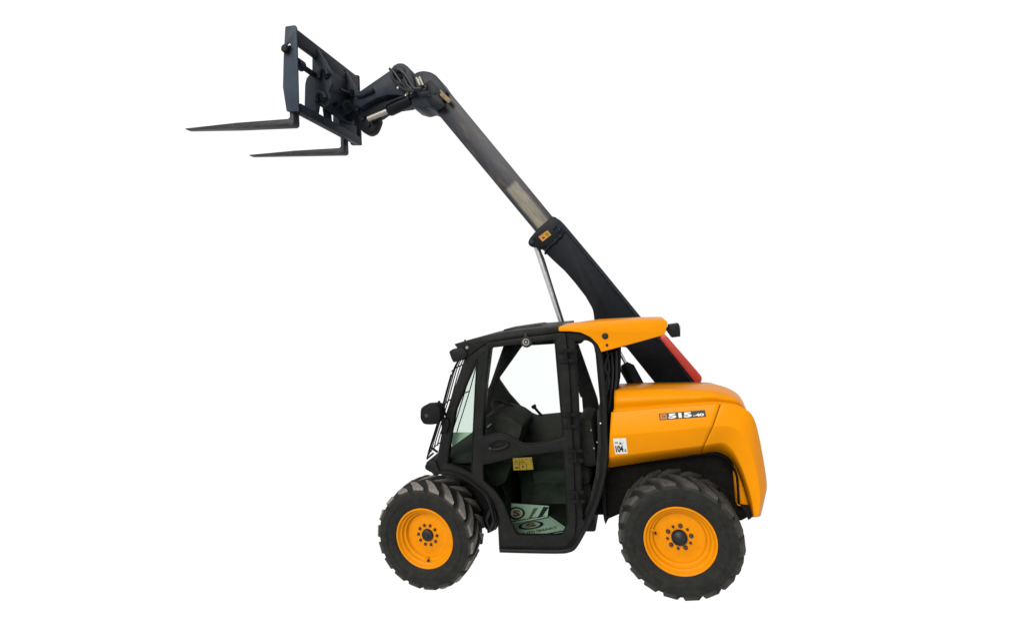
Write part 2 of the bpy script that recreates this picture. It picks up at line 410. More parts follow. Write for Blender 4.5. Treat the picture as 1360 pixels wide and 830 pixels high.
# wheel arch liner following the orange arch
LIN = [(812, 617), (860, 610), (910, 603.5), (948, 599.5), (963, 604), (974, 614), (981, 630), (983, 650), (984, 668)]
lb = bmesh.new(); pr = []
for p in cat([(x, y, 0) for x, y in LIN], 4):
    a = U3(p.x, p.y, -.60)+Vector((-.004, .012, -.014)); pr.append((lb.verts.new(a), lb.verts.new(a+Vector((0, .20, .0)))))
for a, c in zip(pr, pr[1:]): lb.faces.new([a[0], a[1], c[1], c[0]])
o = put('wheel_arch_liner', lb, 'chassis', T); md = o.modifiers.new('s', 'SOLIDIFY'); md.thickness = .012
prism('tail_panel', [(974, 606), (981, 616), (988, 632), (995, 655), (999, 672), (990, 674), (979, 671)], -.56, .30, 'orange', T, bevel=.006)
prism('tow_hitch', [(979, 671), (986, 669), (997, 671), (999, 681), (992, 688), (984, 692), (978, 690)], -.5, -.35, 'chassis', T, bevel=.01, r=2)
prism('rear_bumper', [(984, 672), (998, 674), (1000, 686), (994, 691), (990, 680)], -.60, -.52, 'trim', T, bevel=.006, r=2)
# hoses by the front axle
for k, pth in enumerate([[(641, 652), (650, 668), (655, 690), (650, 703)], [(646, 655), (652, 672), (646, 690), (652, 704)], [(652, 664), (657, 685), (657, 700), (648, 706)]]):
    put('hydraulic_hose', tube_bm(cat([U3(x, y, -.52+.02*k) for x, y in pth]), .011, 8), 'hose', T)

# orange body --------------------------------------------------------
# rows of pixels from the photograph, each with its distance across the machine
Yr = [-.60, -.700, -.722, -.708, -.708, -.675, -.63, -.52, -.30]
low = [  # columns: R0 inner arch, R1 arch edge, R2 crease, R3 top
 [(807.8, 620), (808.6, 606.5), (810, 578.5), (812, 548)],
 [(860, 612), (860, 599.8), (860, 574), (862, 543.5)],
 [(900, 606), (902, 594.6), (906, 569.8), (910, 540)],
 [(930, 601.5), (935, 590.3), (946, 566), (956, 537)],
 [(951, 599), (960, 587), (969, 566), (975, 540)],
 [(964, 604), (973, 596.5), (984, 574), (991, 545)],
 [(973.5, 613), (982, 612), (994, 590), (999.5, 554)],
 [(981, 627), (988.5, 628), (1001, 612), (1005.5, 572)],
 [(988, 647), (995.3, 649), (1006.5, 638), (1012.7, 608)],
 [(993, 664), (999.6, 667), (1009, 662), (1017.5, 642)],
 [(997, 678), (1001.5, 680), (1008, 676), (1015.5, 658)],
 [(999, 686.5), (1002, 686.5), (1005, 686), (1009.5, 684)]]
lowY = [-.600, -.698, -.742, -.706]
def y_low(ci, ri):
    y = lowY[ri]
    if ri == 3: y = [-.706, -.706, -.706, -.706, -.70, -.69, -.68, -.66, -.64, -.62, -.62, -.62][ci]
    if ri == 2 and ci > 4: y = [-.738, -.732, -.726, -.72, -.715, -.71, -.71][ci-5]
    if ri == 1 and ci > 4: y = -.70
    return y
rows3 = [cat([U3(*low[c][r], y_low(c, r)) for c in range(len(low))], 6) for r in range(4)]
def sheet(name, rows, a, b, mats, thick=.012, inward=True):
    bm = bmesh.new(); vs = []
    for r in rows: vs.append([bm.verts.new(p) for p in r[a:b]])
    for i in range(len(vs)-1):
        for k in range(len(vs[0])-1): bm.faces.new([vs[i][k], vs[i][k+1], vs[i+1][k+1], vs[i+1][k]])
    return bm
def rows_soft(rows, frac=.10, wid=.005):
    """add rows next to each crease so that it reads as a pressed, slightly rounded edge"""
    out = [rows[0]]
    for i in range(1, len(rows)-1):
        a, p, b = rows[i-1], rows[i], rows[i+1]; ra, rb, rc = [], [], []
        for k in range(len(p)):
            da = min(frac, wid/max(1e-4, (a[k]-p[k]).length)); db = min(frac, wid/max(1e-4, (b[k]-p[k]).length))
            q0 = p[k].lerp(a[k], da); q1 = p[k].lerp(b[k], db); ra.append(q0); rc.append(q1); rb.append((q0+q1)/2*.5+p[k]*.5)
        out += [ra, rb, rc]
    out.append(rows[-1]); return out
# far rows: the shell turns in behind the tail
tailback = [p+Vector((-.006, .03, -.003)) for p in rows3[3]]
tail2 = [Vector((p.x-.02, -.15, p.z-.012)) for p in rows3[3]]
R4 = rows_soft(rows3+[tailback]); gi = 3*6
R4 += [tail2]
def panel(name, a, b, rows, nrows=None, shift=0):
    bm = bmesh.new(); vs = []
    for r in rows: vs.append([bm.verts.new(p) for p in r[a:b]])
    for i in range(len(vs)-1):
        for k in range(len(vs[0])-1): bm.faces.new([vs[i][k], vs[i][k+1], vs[i+1][k+1], vs[i+1][k]])
    o = put(name, bm, 'orange', T, smooth=26)
    md = o.modifiers.new('thick', 'SOLIDIFY'); md.thickness = .010; md.offset = 0
    return o
Rg = [[p.copy() for p in r] for r in R4]
for r in Rg: r[gi] = r[gi].lerp(r[gi+1], .22)
side_panel = panel('engine_side_panel', 0, gi+1, R4[:-2])
rear_panel = panel('rear_corner_panel', gi, len(R4[0]), Rg)
# upper bonnet
up = [  # R4 under edge, R5a swell, R5 crest, R6 top silhouette
 [(814.5, 547), (815.5, 543), (815.8, 533), (816.3, 519.5), (819.6, 514)],
 [(862, 543), (862, 539), (862, 530), (862, 518), (862, 512.3)],
 [(910, 539.5), (910, 535.5), (910, 528), (908, 518), (905, 511.8)],
 [(948, 536.5), (948, 533), (946, 527.5), (942, 519.5), (937, 511.8)],
 [(970, 538), (968, 535), (964, 530), (959, 522), (956, 512.8)],
 [(982, 541.5), (981, 538), (978.5, 533), (975, 527), (973, 519.5)],
 [(988, 546), (987.5, 543), (986.8, 540), (985, 535), (983, 528.5)],
 [(992, 553), (992, 551), (991.6, 549), (990.8, 546), (989.8, 542.5)]]
upY = [-.690, -.642, -.664, -.612, -.40]
ur = [cat([U3(*up[c][r], upY[r]+(0 if c < 4 else .02*(c-3) if r else 0)) for c in range(len(up))], 6) for r in range(5)]
ur = rows_soft(ur, .3, .02)
ur.append([Vector((p.x-.005, -.02, p.z-.05)) for p in ur[-1]])
ub = bmesh.new(); vs = [[ub.verts.new(p) for p in r] for r in ur]
for i in range(len(vs)-1):
    for k in range(len(vs[0])-1): ub.faces.new([vs[i][k], vs[i][k+1], vs[i+1][k+1], vs[i+1][k]])
bonnet = put('bonnet', ub, 'orange', T, smooth=50); md = bonnet.modifiers.new('thick', 'SOLIDIFY'); md.thickness = .010; md.offset = 0
# model plate and noise sticker
def hood_y(px, py):
    r3 = 548-(px-812)*.0764; r2 = 578.5-(px-810)*.0919; r1 = 606.5-(px-808.6)*.128
    if py < r2: return -.742+(r2-py)/(r2-r3)*.036
    return -.742+(py-r2)/(r1-r2)*.044
D = Decal(quad_map([(874.9, 549.2), (936.1, 544.3), (937.8, 553.2), (876.2, 557.8)], lambda x, y: hood_y(x, y)-.006))
D.rect(0, 0, 1, 1, 'decal_dark', 0); D.rect(.02, .09, .165, .90, 'decal_orange', 1)
D.rect(.035, .16, .15, .83, 'decal_orange', 2); D.text('JCB', .05, .32, .14, .66, 'decal_dark', 3, .02)
D.text('515', .195, .12, .70, .88, 'white', 1, .045); D.text('-40', .725, .14, .965, .56, 'white', 1, .04)
D.done('model_plate', side_panel)
D = Decal(quad_map([(814.1, 582.3), (831.3, 581.2), (833.7, 602.0), (817.2, 602.8)], lambda x, y: hood_y(x, y)-.006))
D.rect(0, 0, 1, 1, 'white', 0); D.text('104', .08, .10, .70, .54, 'black_ink_and_shade', 1, .045); D.text('dB', .76, .10, .92, .30, 'grey_ink', 1, .02)
D.poly([(.42, .62), (.50, .80), (.54, .72), (.60, .66), (.66, .64), (.60, .60)], 'black_ink_and_shade', 1)
for s in (.12, .2, .28): D.poly([(s, .64), (s+.04, .66), (s+.02, .80), (s-.03, .78)], 'grey_ink', 1)
D.poly([(.70, .66), (.76, .68), (.78, .72), (.72, .74)], 'grey_ink', 1); D.poly([(.50, .9), (.6, .92), (.58, .94), (.52, .94)], 'grey_ink', 1)
D.done('noise_sticker', side_panel)
# black structure between cab and bonnet
prism('rear_cab_stack', [(795, 458), (823, 462), (822.5, 500), (822, 513), (816, 530), (813, 560), (811, 625), (797, 640), (797, 560)], -.56, -.15, 'chassis', T, bevel=.008)
for k, pth in enumerate([[(806, 466), (809, 490), (805, 515), (808, 545)], [(812, 468), (814, 492), (812, 520), (809, 548)], [(818, 466), (819, 490), (818, 510), (815, 530)], [(808, 470), (804, 488), (809, 505), (805, 530), (806, 570)]]):
    put('hydraulic_hose', tube_bm(cat([U3(x, y, -.575-.008*(k % 2)) for x, y in pth]), .009, 8), 'hose', T)

# cab ------------------------------------------------------------------
Y0 = -.712
frame_out = rnd([(617, 458), (646, 449), (700, 441), (742, 437), (768, 438), (783, 444), (793, 457), (798.5, 472), (803, 530), (806.5, 579), (807.5, 601), (803, 638), (793, 673), (778.5, 703), (763.5, 728, 5), (753, 733, 4), (663, 731.5, 2), (660.7, 686), (656.6, 669), (647, 653), (632.8, 642), (616, 631), (599, 625.5), (580, 623), (579.8, 614), (585.5, 580), (593, 547), (604, 514), (617, 476)], 2)
q_hole = rnd([(634.2, 476, 1.5), (631.5, 513), (628.5, 575), (626.2, 629.5, 3), (613, 622.5), (593.5, 616, 2), (598, 579), (604.5, 545), (619.8, 507.5)], 1)
d_hole = rnd([(652, 462), (744, 450.5), (751, 570), (756, 690), (750, 718), (674, 718), (670, 690), (664, 664), (652, 648), (643, 637), (641.5, 579), (646, 510)], 3)
r_hole = rnd([(763, 452.5), (780, 450.5, 5), (789, 456, 6), (792, 470), (797.5, 530), (799.5, 590), (797, 630), (787, 668), (776.5, 692, 2), (773.5, 690), (771, 620), (768, 530)], 2)
cabf = prism('cab_side_frame', frame_out, Y0, Y0+.055, 'cab', T, holes=[q_hole, d_hole, r_hole], bevel=.008)
def pane(name, pts, y, parent, m_='glass', th=.005):
    return put(name, prism_bm([pl(pts, y)], None, Vector((0, th, 0)), 0), m_, parent, 0)
def grow(pts, d):
    cx = sum(p[0] for p in pts)/len(pts); cy = sum(p[1] for p in pts)/len(pts)
    return [(p[0]+(p[0]-cx)*d, p[1]+(p[1]-cy)*d) for p in pts]
pane('front_quarter_pane', grow(q_hole, .05), Y0+.022, cabf, 'tinted')
pane('rear_quarter_pane', grow(r_hole, .03), Y0+.022, cabf, 'glass')
def seal(name, pts, y, parent, r=.006):
    put(name, tube_bm([U3(p[0], p[1], y) for p in pts]+[U3(*pts[0], y), U3(*pts[1], y)], r, 6, caps=False), 'trim', parent)
seal('window_seal', q_hole, Y0+.002, cabf); seal('window_seal', r_hole, Y0+.002, cabf)
# tubular outer hoop that runs from the roof down round the rear edge to the sill
hoop = cat([U3(x, y, Y0-.004) for x, y in [(752, 439), (770, 440.5), (784, 447.5), (793, 461), (797.5, 480), (802, 530), (804.5, 579), (804.8, 605), (800, 640), (790, 673), (776, 703), (764, 724), (755, 730), (740, 731.5), (700, 731), (664, 730)]], 6)
put('hoop_tube', tube_bm(hoop, .017, 10), 'cab', cabf)
for x, y in ((797.5, 562), (793, 587), (789, 595), (785, 571)):
    put('rivet', lathe_bm([(0, -.006), (.004, -.005), (.006, 0)], c=U3(x, y, Y0-.02 if x > 797 else Y0-.002), seg=10), 'white' if x > 797 else 'steel', cabf)
# door -----------------------------------------------------------------
YD = Y0-.030
d_out = rnd([(645.5, 455.5, 3), (700, 447.5), (751, 442, 3), (756, 500), (761, 600), (764.5, 690), (763, 712, 6), (752, 725, 5), (669, 725, 2), (666, 690), (660.5, 667), (650, 650.5), (637.5, 639.5, 3), (634.2, 579), (639, 515)], 2)
dw = rnd([(649.5, 461, 4), (737, 449.8, 4), (743, 520), (748, 579, 3), (728, 585.5), (709.7, 589.5), (693, 589.5, 5), (684, 583), (676, 576.5, 4), (664, 574), (650, 576.5), (641, 580, 3), (641, 560), (646.5, 500)], 2)
dl = rnd([(641, 616.5, 2), (690, 605), (748.5, 597, 3), (751.5, 650), (754, 694, 4), (746.5, 710.5, 4), (686, 710.5, 6), (677, 690), (668.5, 668), (657, 652), (641.5, 638, 2)], 2)
slot = circ(663, 590, 9.5, 4.2, 16, -.15)
door = prism('door', d_out, YD, YD+.028, 'cab', T, holes=[dw, dl], bevel=.006)
pane('window_pane', grow(dw, .02), YD+.012, door, 'glass')
pane('lower_pane', grow(dl, .02), YD+.012, door, 'tinted')
seal('window_seal', dw, YD+.001, door); seal('window_seal', dl, YD+.001, door, .005)
# handle: an oval cup with a pull bar
hc = U3(662.5, 591, YD)
def oval(a, z, dy, n=28): return [hc+Vector((a*math.cos(2*math.pi*i/n), dy, z*math.sin(2*math.pi*i/n)+.10*a*math.cos(2*math.pi*i/n))) for i in range(n)]
hb = bmesh.new(); rg = [oval(.086, .036, .001), oval(.082, .033, -.010), oval(.068, .025, -.010), oval(.060, .018, .004), oval(.056, .015, .010)]
rv = [[hb.verts.new(p) for p in r] for r in rg]
for a, c in zip(rv, rv[1:]):
    for k in range(28): hb.faces.new([a[k], a[(k+1) % 28], c[(k+1) % 28], c[k]])
hb.faces.new(rv[-1])
put('handle_cup', hb, 'trim', door, 40)
put('door_handle', tube_bm(cat([hc+Vector((-.075, -.008, -.016)), hc+Vector((-.045, -.020, -.022)), hc+Vector((0, -.024, -.021)), hc+Vector((.05, -.018, -.011)), hc+Vector((.072, -.008, .004))]), [.011]*25, 10), 'cab', door)
put('lock_barrel', lathe_bm([(0, -.020), (.009, -.019), (.011, -.014), (.011, 0)], c=hc+Vector((-.062, -.008, -.014)), seg=14), 'plate', door)
# pressed line on the door skin under the window
put('pressed_line', tube_bm(cat([U3(x, y, YD-.001) for x, y in [(637, 583), (652, 579), (666, 577.5), (675, 580), (683, 587.5), (693, 594), (712, 593.5), (732, 589), (758, 584)]]), .0030, 6), 'cab', door)
# hinges
for (x0, y0, x1, y1) in ((750.5, 464, 753, 482), (755.5, 549, 757, 569), (763.5, 597, 765, 614), (766, 652, 767.5, 668)):
    a = U3(x0, y0, YD-.012); c = U3(x1, y1, YD-.012)
    h = tube_bm([a, c], .013, 10); d = (c-a)
    for s in (.12, .88):
        q = a+d*s; box_bm(q.x-.05, q.x+.05, q.y-.002, q.y+.010, q.z-.013, q.z+.013, .003, h)
    put('hinge', h, 'trim', door)
# round hold-open latch at the top of the door glass
lc = U3(699.4, 453.8, YD-.004)
lt = lathe_bm([(0, -.020), (.008, -.020), (.010, -.014), (.016, -.014), (.018, -.021), (.024, -.021), (.027, -.013), (.037, -.013), (.041, -.006), (.041, .010)], c=lc, seg=28)
for f in lt.faces:
    r_ = (f.calc_center_median()-lc); r_ = math.hypot(r_.x, r_.z); f.material_index = 1 if .016 < r_ < .0245 or r_ < .008 else 0
box_bm(lc.x-.010, lc.x+.010, lc.y-.010, lc.y+.005, lc.z+.032, lc.z+.058, .003, lt)
put('door_latch', lt, ['hose', 'steel'], door, 30)
# warning label on the lower pane
D = Decal(quad_map([(681, 608.3), (706.2, 606.8), (708.4, 623.2), (682.1, 624.4)], lambda x, y: YD+.008))
D.rect(0, 0, 1, 1, 'yellow_sticker', 0)
for s in (.31, .66): D.rect(s, .03 if s < .5 else .02, s+.03, .97 if s < .5 else .5, 'brown_ink', 1)
D.rect(.02, .49, .66, .52, 'brown_ink', 1)
def wtri(cx, cy, a):
    o_ = [(cx-a, cy-a*1.1), (cx+a, cy-a*1.1), (cx, cy+a*1.3)]; i_ = [(cx-a*.6, cy-a*.75), (cx+a*.6, cy-a*.75), (cx, cy+a*.65)]
    D.poly(o_, 'brown_ink', 1, [i_])
wtri(.16, .74, .11); wtri(.48, .74, .12); 
D.poly(circ(.48, .27, .05, .09, 12), 'black_ink_and_shade', 1); D.rect(.44, .10, .53, .13, 'brown_ink', 1); D.poly([(.08, .12), (.27, .12), (.27, .30), (.21, .22), (.15, .30), (.08, .22)], 'brown_ink', 1)
D.rect(.70, .78, .73, .93, 'brown_ink', 1); D.rect(.85, .80, .95, .83, 'brown_ink', 1); D.poly(circ(.88, .42, .02, .03, 8), 'brown_ink', 1); D.poly([(.90, .70), (.97, .62), (.97, .72)], 'brown_ink', 1)
D.done('warning_sticker', door)

# far side of the cab
YK = .02
fo = [(672, 449), (700, 446.5), (764, 441), (767, 455), (793, 529), (799, 560), (797, 640), (760, 668), (655, 650), (612, 625), (628, 570), (644, 525), (651, 510)]
fh = rnd([(693, 459.5), (757, 455.5), (764.5, 484), (772, 520), (774.5, 549), (745, 551), (717, 553.5), (706, 549), (692, 541), (676, 523), (662, 503)], 3)
prism('cab_side_frame', rnd(fo, 2), YK, YK+.04, 'cab', T, holes=[fh], bevel=.006)
pane('side_pane', grow(fh, .02), YK+.02, T, 'glass')
# windscreen, floor, walls
A1 = U3(619, 472, Y0+.03); A2 = U3(593, 549, Y0+.03); A3 = U3(583, 612, Y0+.03)
B1 = Vector((U3(672, 455, YK).x, YK, A1.z)); B2 = Vector((U3(651, 511, YK).x, YK, A2.z)); B3 = Vector((A3.x+.16, YK, A3.z))
wb = bmesh.new(); g = [[wb.verts.new(p) for p in (a, a.lerp(b, .33)+Vector((-.06, 0, 0)), a.lerp(b, .66)+Vector((-.05, 0, 0)), b)] for a, b in ((A1, B1), (A2, B2), (A3, B3))]
for i in range(2):
    for k in range(3): wb.faces.new([g[i][k], g[i][k+1], g[i+1][k+1], g[i+1][k]])
put('windscreen', wb, 'glass', T)
zf = .335
xb = U3(790, 600, Y0).x
put('cab_floor', box_bm(-1.28, U3(756, 718, Y0).x, Y0+.06, YK, zf-.04, zf, .005), 'inside', T)
put('cab_front_wall', box_bm(-1.72, -1.30, Y0+.075, YK-.005, .93, .98, .01), 'inside', T)
fw = bmesh.new()
arc = [U3(x, y, Y0+.05) for x, y in [(578, 618), (600, 620), (618, 627), (634, 637), (648, 649), (658, 666), (663, 686), (665, 722)]]
pv = [(fw.verts.new(p), fw.verts.new(Vector((p.x, YK, p.z)))) for p in cat(arc, 4)]
for a, c in zip(pv, pv[1:]): fw.faces.new([a[0], a[1], c[1], c[0]])
o = put('footwell_panel', fw, 'inside', T); md = o.modifiers.new('s', 'SOLIDIFY'); md.thickness = .01
prism('cab_rear_wall', [(751, 716), (757, 719), (772, 699), (787, 669), (796.5, 632), (799, 590), (797, 545), (793, 545), (794, 590), (791, 630), (783, 664), (768, 695)], Y0+.058, YK-.002, 'inside', T, bevel=.004)
put('cab_rear_crossbeam', box_bm(xb-.07, xb-.01, Y0+.06, YK, 1.76, 1.83, .01), 'cab', T)
M['veil_grey'] = mat('pane_veil_grey', (.085, .085, .078), .8, .06, var=.25, scale=9)  # pale tone stands in for the haze reflected on the lower pane
prism('added_veil_panel', rnd([(700, 560), (790, 556), (795, 575), (793, 640), (768, 688), (672, 682), (652, 655), (622, 624), (634, 574)], 2), YK-.012, YK-.003, 'veil_grey', T, bevel=.002)  # added panel, brightens the dark seen through the lower door pane
# seat, dash, wheel
st = empty('seat', (-.74, -.34, zf), T)
sb = box_bm(-1.0, -.56, -.58, -.12, .72, .84, .04); put('cushion', sb, 'inside', st)
sb = box_bm(-.62, -.50, -.57, -.13, .84, 1.20, .045); put('backrest', sb, 'inside', st)
put('seat_base', box_bm(-.76, -.58, -.50, -.18, zf, .72, .02), 'inside', st)
dp = [(634, 562), (646, 552), (660, 550), (680, 556), (694, 566), (692, 576), (684, 600), (672, 640), (655, 650), (640, 620), (632, 590)]
prism('dashboard', dp, -.52, -.10, 'inside', T, bevel=.012, r=4)
prism('side_console', [(690, 556), (765, 549), (785, 556), (785, 600), (740, 640), (700, 640)], -.13, -.02, 'inside', T, bevel=.015, r=5)
sc = U3(676, 546, -.34); sn = Vector((.55, 0, .83)).normalized(); e1 = Vector((0, 1, 0)); e2 = sn.cross(e1)
ring = [sc+(e1*math.cos(a)+e2*math.sin(a))*.150 for a in [2*math.pi*k/36 for k in range(38)]]
sw = put('steering_wheel', tube_bm(ring, .013, 8, caps=False), 'lug_side', T)
for a in (0.5, 2.6, 4.7): put('spoke', tube_bm([sc-sn*.02, sc+(e1*math.cos(a)+e2*math.sin(a))*.150], .010, 8), 'trim', sw)
put('steering_column', tube_bm([sc-sn*.01, sc-sn*.30], [.04, .03], 12), 'inside', sw)
put('joystick', tube_bm(cat([U3(728, 560, -.09), U3(716, 548, -.09), U3(710, 541, -.09), U3(708, 538, -.09)]), [.012]*12+[.022]*7, 10), 'trim', T)
put('gear_lever', tube_bm(cat([sc-sn*.1, sc+Vector((-.08, -.14, -.04)), sc+Vector((-.13, -.2, -.07))]), .007, 8), 'steel', sw)

# roof -------------------------------------------------------------------
roof = prism('roof', rnd([(603, 457), (617, 452.8), (646, 445.8), (673, 440.6), (700, 437.6), (744, 434), (744, 441), (700, 446.5), (652, 454), (640, 459, 4), (630, 466), (619, 476, 2), (611, 466.5)], 1.5), Y0-.012, YK+.05, 'cab', T, bevel=.010)
prism('roof_hatch', [(668, 437.6), (700, 432.8), (713, 431.2), (718, 432.6), (718, 438), (668, 442)], -.40, -.05, 'cab', roof, bevel=.01)
put('roof_bolt', lathe_bm([(0, -.010), (.010, -.009), (.013, -.004), (.013, .004)], c=U3(620.5, 461.5, Y0-.014), seg=12), 'steel', roof)
put('roof_pin', tube_bm([U3(618, 456, Y0), U3(617.5, 451, Y0)], .007, 8), 'trim', roof)
# orange rear roof side
rs = prism('roof_side_panel', rnd([(741.8, 433.8), (792.4, 427), (850, 424.4), (882.5, 423.8, 3), (887, 428.5, 2), (883, 444.5, 3), (840, 456.5), (798.5, 467.5, 1), (794, 457.5), (784, 447.5), (771, 441.5), (757, 440), (741.8, 440)], 2), Y0-.040, -.42, 'orange', T, bevel=.014)
bb = lathe_bm([(0, -.016), (.008, -.015), (.009, -.010), (.014, -.010), (.021, -.006), (.022, .002)], c=U3(803.6, 446.3, Y0-.040), seg=20)
put('panel_bolt', bb, 'hose', rs, 30)
put('panel_bolt', lathe_bm([(0, -.006), (.009, -.005), (.010, .002)], c=U3(806, 458.3, Y0-.040), seg=14), 'hose', rs, 30)
def work_light(pts, y0, y1, lens_side, arm):
    o = prism('work_light', rnd(pts, 1.5), y0, y1, 'cab', T, bevel=.006)
    put('bracket', tube_bm([U3(*arm[0], (y0+y1)/2), U3(*arm[1], (y0+y1)/2)], .013, 8), 'trim', o)
    q = [U3(*lens_side[0], y0), U3(*lens_side[1], y0)]
    lb_ = bmesh.new(); d = Vector((0, (y1-y0), 0)); nrm = (q[1]-q[0]).cross(d).normalized()*.004
    if nrm.x*(lens_side[2]) < 0: nrm = -nrm
    i0 = q[0].lerp(q[1], .12); i1 = q[0].lerp(q[1], .88)
    vs_ = [lb_.verts.new(p+nrm) for p in (i0+d*.12, i1+d*.12, i1+d*.88, i0+d*.88)]; lb_.faces.new(vs_)
    put('lens', lb_, 'lens', o, 0)
work_light([(596, 467), (601, 463.5), (615, 462), (621, 470), (615, 478), (602, 481.5), (599, 476)], Y0-.03, Y0+.09, [(596.5, 466.5), (602, 481), -1], [(613, 468), (618, 462)])
work_light([(888, 431.5), (902, 429.5), (904, 447), (892, 448.5), (886.5, 441)], Y0+.06, Y0+.16, [(903, 431), (903, 447), 1], [(882, 436), (892, 438)])

# front mudguard --------------------------------------------------------
MG = [(565, 617), (572, 621), (580, 623.5), (599, 625.5), (616, 631.5), (633, 643), (647.5, 656), (656.5, 671), (660, 690)]
mb = bmesh.new(); rws = []
top = cat([(x, y, 0) for x, y in MG], 5)
for dz, yy in ((-.0, -.46), (0, -.66), (0, -.715), (-.012, -.730), (-.030, -.728)):
    r_ = []
    for p in top:
        q = U3(p.x, p.y, -.72); r_.append(mb.verts.new((q.x, yy, q.z+dz+(.0 if yy < -.6 else -.01))))
    rws.append(r_)
for a, c in zip(rws, rws[1:]):
    for k in range(len(a)-1): mb.faces.new([a[k], a[k+1], c[k+1], c[k]])
mg = put('mudguard', mb, 'cab', T, 45); md = mg.modifiers.new('s', 'SOLIDIFY'); md.thickness = .012
prism('mudguard_nose', rnd([(565, 614), (571, 611.5), (578, 612), (582, 622), (584, 630), (577, 633), (570, 625), (565.5, 619)], 2), -.73, -.40, 'cab', T, bevel=.012)
mg2 = mg.copy(); COL.objects.link(mg2); mg2.scale = (1, -1, 1)

# mirror ---------------------------------------------------------------
YM = -.80
mr = prism('mirror', rnd([(557, 543, 4), (563, 538.5, 3), (578, 537.5, 4), (584, 541, 3), (585, 552), (582, 563, 4), (572, 565, 3), (561, 564.5, 4), (556.5, 556, 3)], 3), YM, YM+.12, 'trim', T, bevel=.025)
put('indicator', lathe_bm([(0, -.006), (.012, -.005), (.018, .002)], c=U3(566.5, 552, YM), seg=16), 'plate', mr)
put('mirror_arm', tube_bm(cat([U3(580, 553, -.76), U3(588, 556, -.74), U3(591, 566, -.73), U3(586, 575, -.72)]), .011, 8), 'trim', mr)
put('mirror_arm', tube_bm(cat([U3(583, 532, -.74), U3(585, 545, -.75), U3(590, 556, -.735), U3(594, 564, -.72)]), .010, 8), 'trim', mr)
prism('mirror_bracket', [(586, 560), (594, 556), (597, 563), (592, 576), (586, 574)], -.74, -.70, 'trim', mr, bevel=.006)

# windscreen guard -------------------------------------------------------
gd = empty('windscreen_guard', U3(590, 560, -.4), T)
full = [(612, 474), (605, 483), (599, 497), (592, 522), (587, 541), (577, 574), (571, 593), (567, 608)]
for i in range(9):
    pth = full[2:] if i == 0 else full
    y = -.655+.078*i
    base = [U3(px, py, -.655) for px, py in pth]
    bulge = -.05*math.sin(math.pi*min(1, i/8))
    put('guard_bar', tube_bm(cat([Vector((p.x+bulge, y, p.z)) for p in base], 4), .0048, 6), 'trim', gd)
for px, py in ((600, 493), (587, 541), (567.5, 606)):
    p = U3(px, py, -.655)
    put('guard_crossbar', tube_bm(cat([Vector((p.x-.05*math.sin(math.pi*k/8), -.655+.078*k, p.z)) for k in range(9)], 2), .0050, 6), 'trim', gd)
put('guard_strap', tube_bm([U3(567, 609, -.67), U3(575.5, 601.5, -.67)], .008, 6), 'trim', gd)
for a, c in (((588, 541), (596, 560)), ((571, 593), (581, 600))):
    put('guard_bracket', tube_bm([U3(*a, -.655), U3(*c, -.68)], .009, 6), 'trim', gd)

# boom ------------------------------------------------------------------
YB0, YB1 = .05, .27
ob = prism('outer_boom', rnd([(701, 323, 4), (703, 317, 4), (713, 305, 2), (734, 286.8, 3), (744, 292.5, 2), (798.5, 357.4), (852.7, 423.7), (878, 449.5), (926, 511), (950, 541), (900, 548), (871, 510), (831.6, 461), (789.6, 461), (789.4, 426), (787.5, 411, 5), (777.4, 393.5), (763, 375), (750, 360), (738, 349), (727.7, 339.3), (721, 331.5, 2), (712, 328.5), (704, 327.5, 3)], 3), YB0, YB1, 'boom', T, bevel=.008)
# top edge rib and head cover plate
put('edge_rib', tube_bm([U3(737, 289.5, YB0-.002), U3(798, 361, YB0-.002), U3(851, 426.5, YB0-.002), U3(877, 452.5, YB0-.002), U3(922, 511, YB0-.002)], .010, 8), 'hitch', ob)
prism('boom_head_plate', rnd([(701.5, 322), (704, 317), (714, 306), (734, 288.5), (741, 293), (752, 307), (744, 316), (737, 321.5), (730, 325), (722, 329), (704, 326)], 3), YB0-.012, YB0-.001, 'boom', ob, bevel=.004)
for x, y, r in ((706.5, 321.5, .022), (739, 299, .012), (743, 305, .014), (736, 303, .010), (738, 319, .012), (744, 314, .013), (724.5, 337, .010)):
    put('bolt', lathe_bm([(0, -.014), (r*.7, -.014), (r, -.009), (r, .004)], c=U3(x, y, YB0-.012), seg=10), 'hitch', ob, 30)
put('pipe_clip', tube_bm(cat([U3(x, y, YB0-.014) for x, y in [(734, 304), (738, 309), (744, 306), (741, 300), (746, 303)]]), .008, 6), 'hitch', ob)
put('pipe_clip', tube_bm(cat([U3(x, y, YB0-.014) for x, y in [(746, 313), (741, 317), (738, 321), (731, 326), (725, 333), (724, 336)]]), .008, 6), 'hitch', ob)
q = [(715, 314.5), (727, 306), (732, 312), (720.5, 321)]
D = Decal(quad_map(q, lambda x, y: YB0-.013))
D.rect(0, 0, 1, 1, 'boom_sticker', 0); D.poly(circ(.74, .5, .17, .34, 14), 'olive_ink', 1); D.poly([(.15, .28), (.42, .22), (.40, .6), (.3, .48), (.22, .7)], 'brown_ink', 1); D.rect(.08, .84, .5, .90, 'brown_ink', 1)
D.done('boom_sticker', ob)
prism('boom_pivot_tower', [(880, 520), (935, 515), (970, 540), (960, 600), (840, 600)], YB0-.02, YB1+.04, 'chassis', T, bevel=.01)
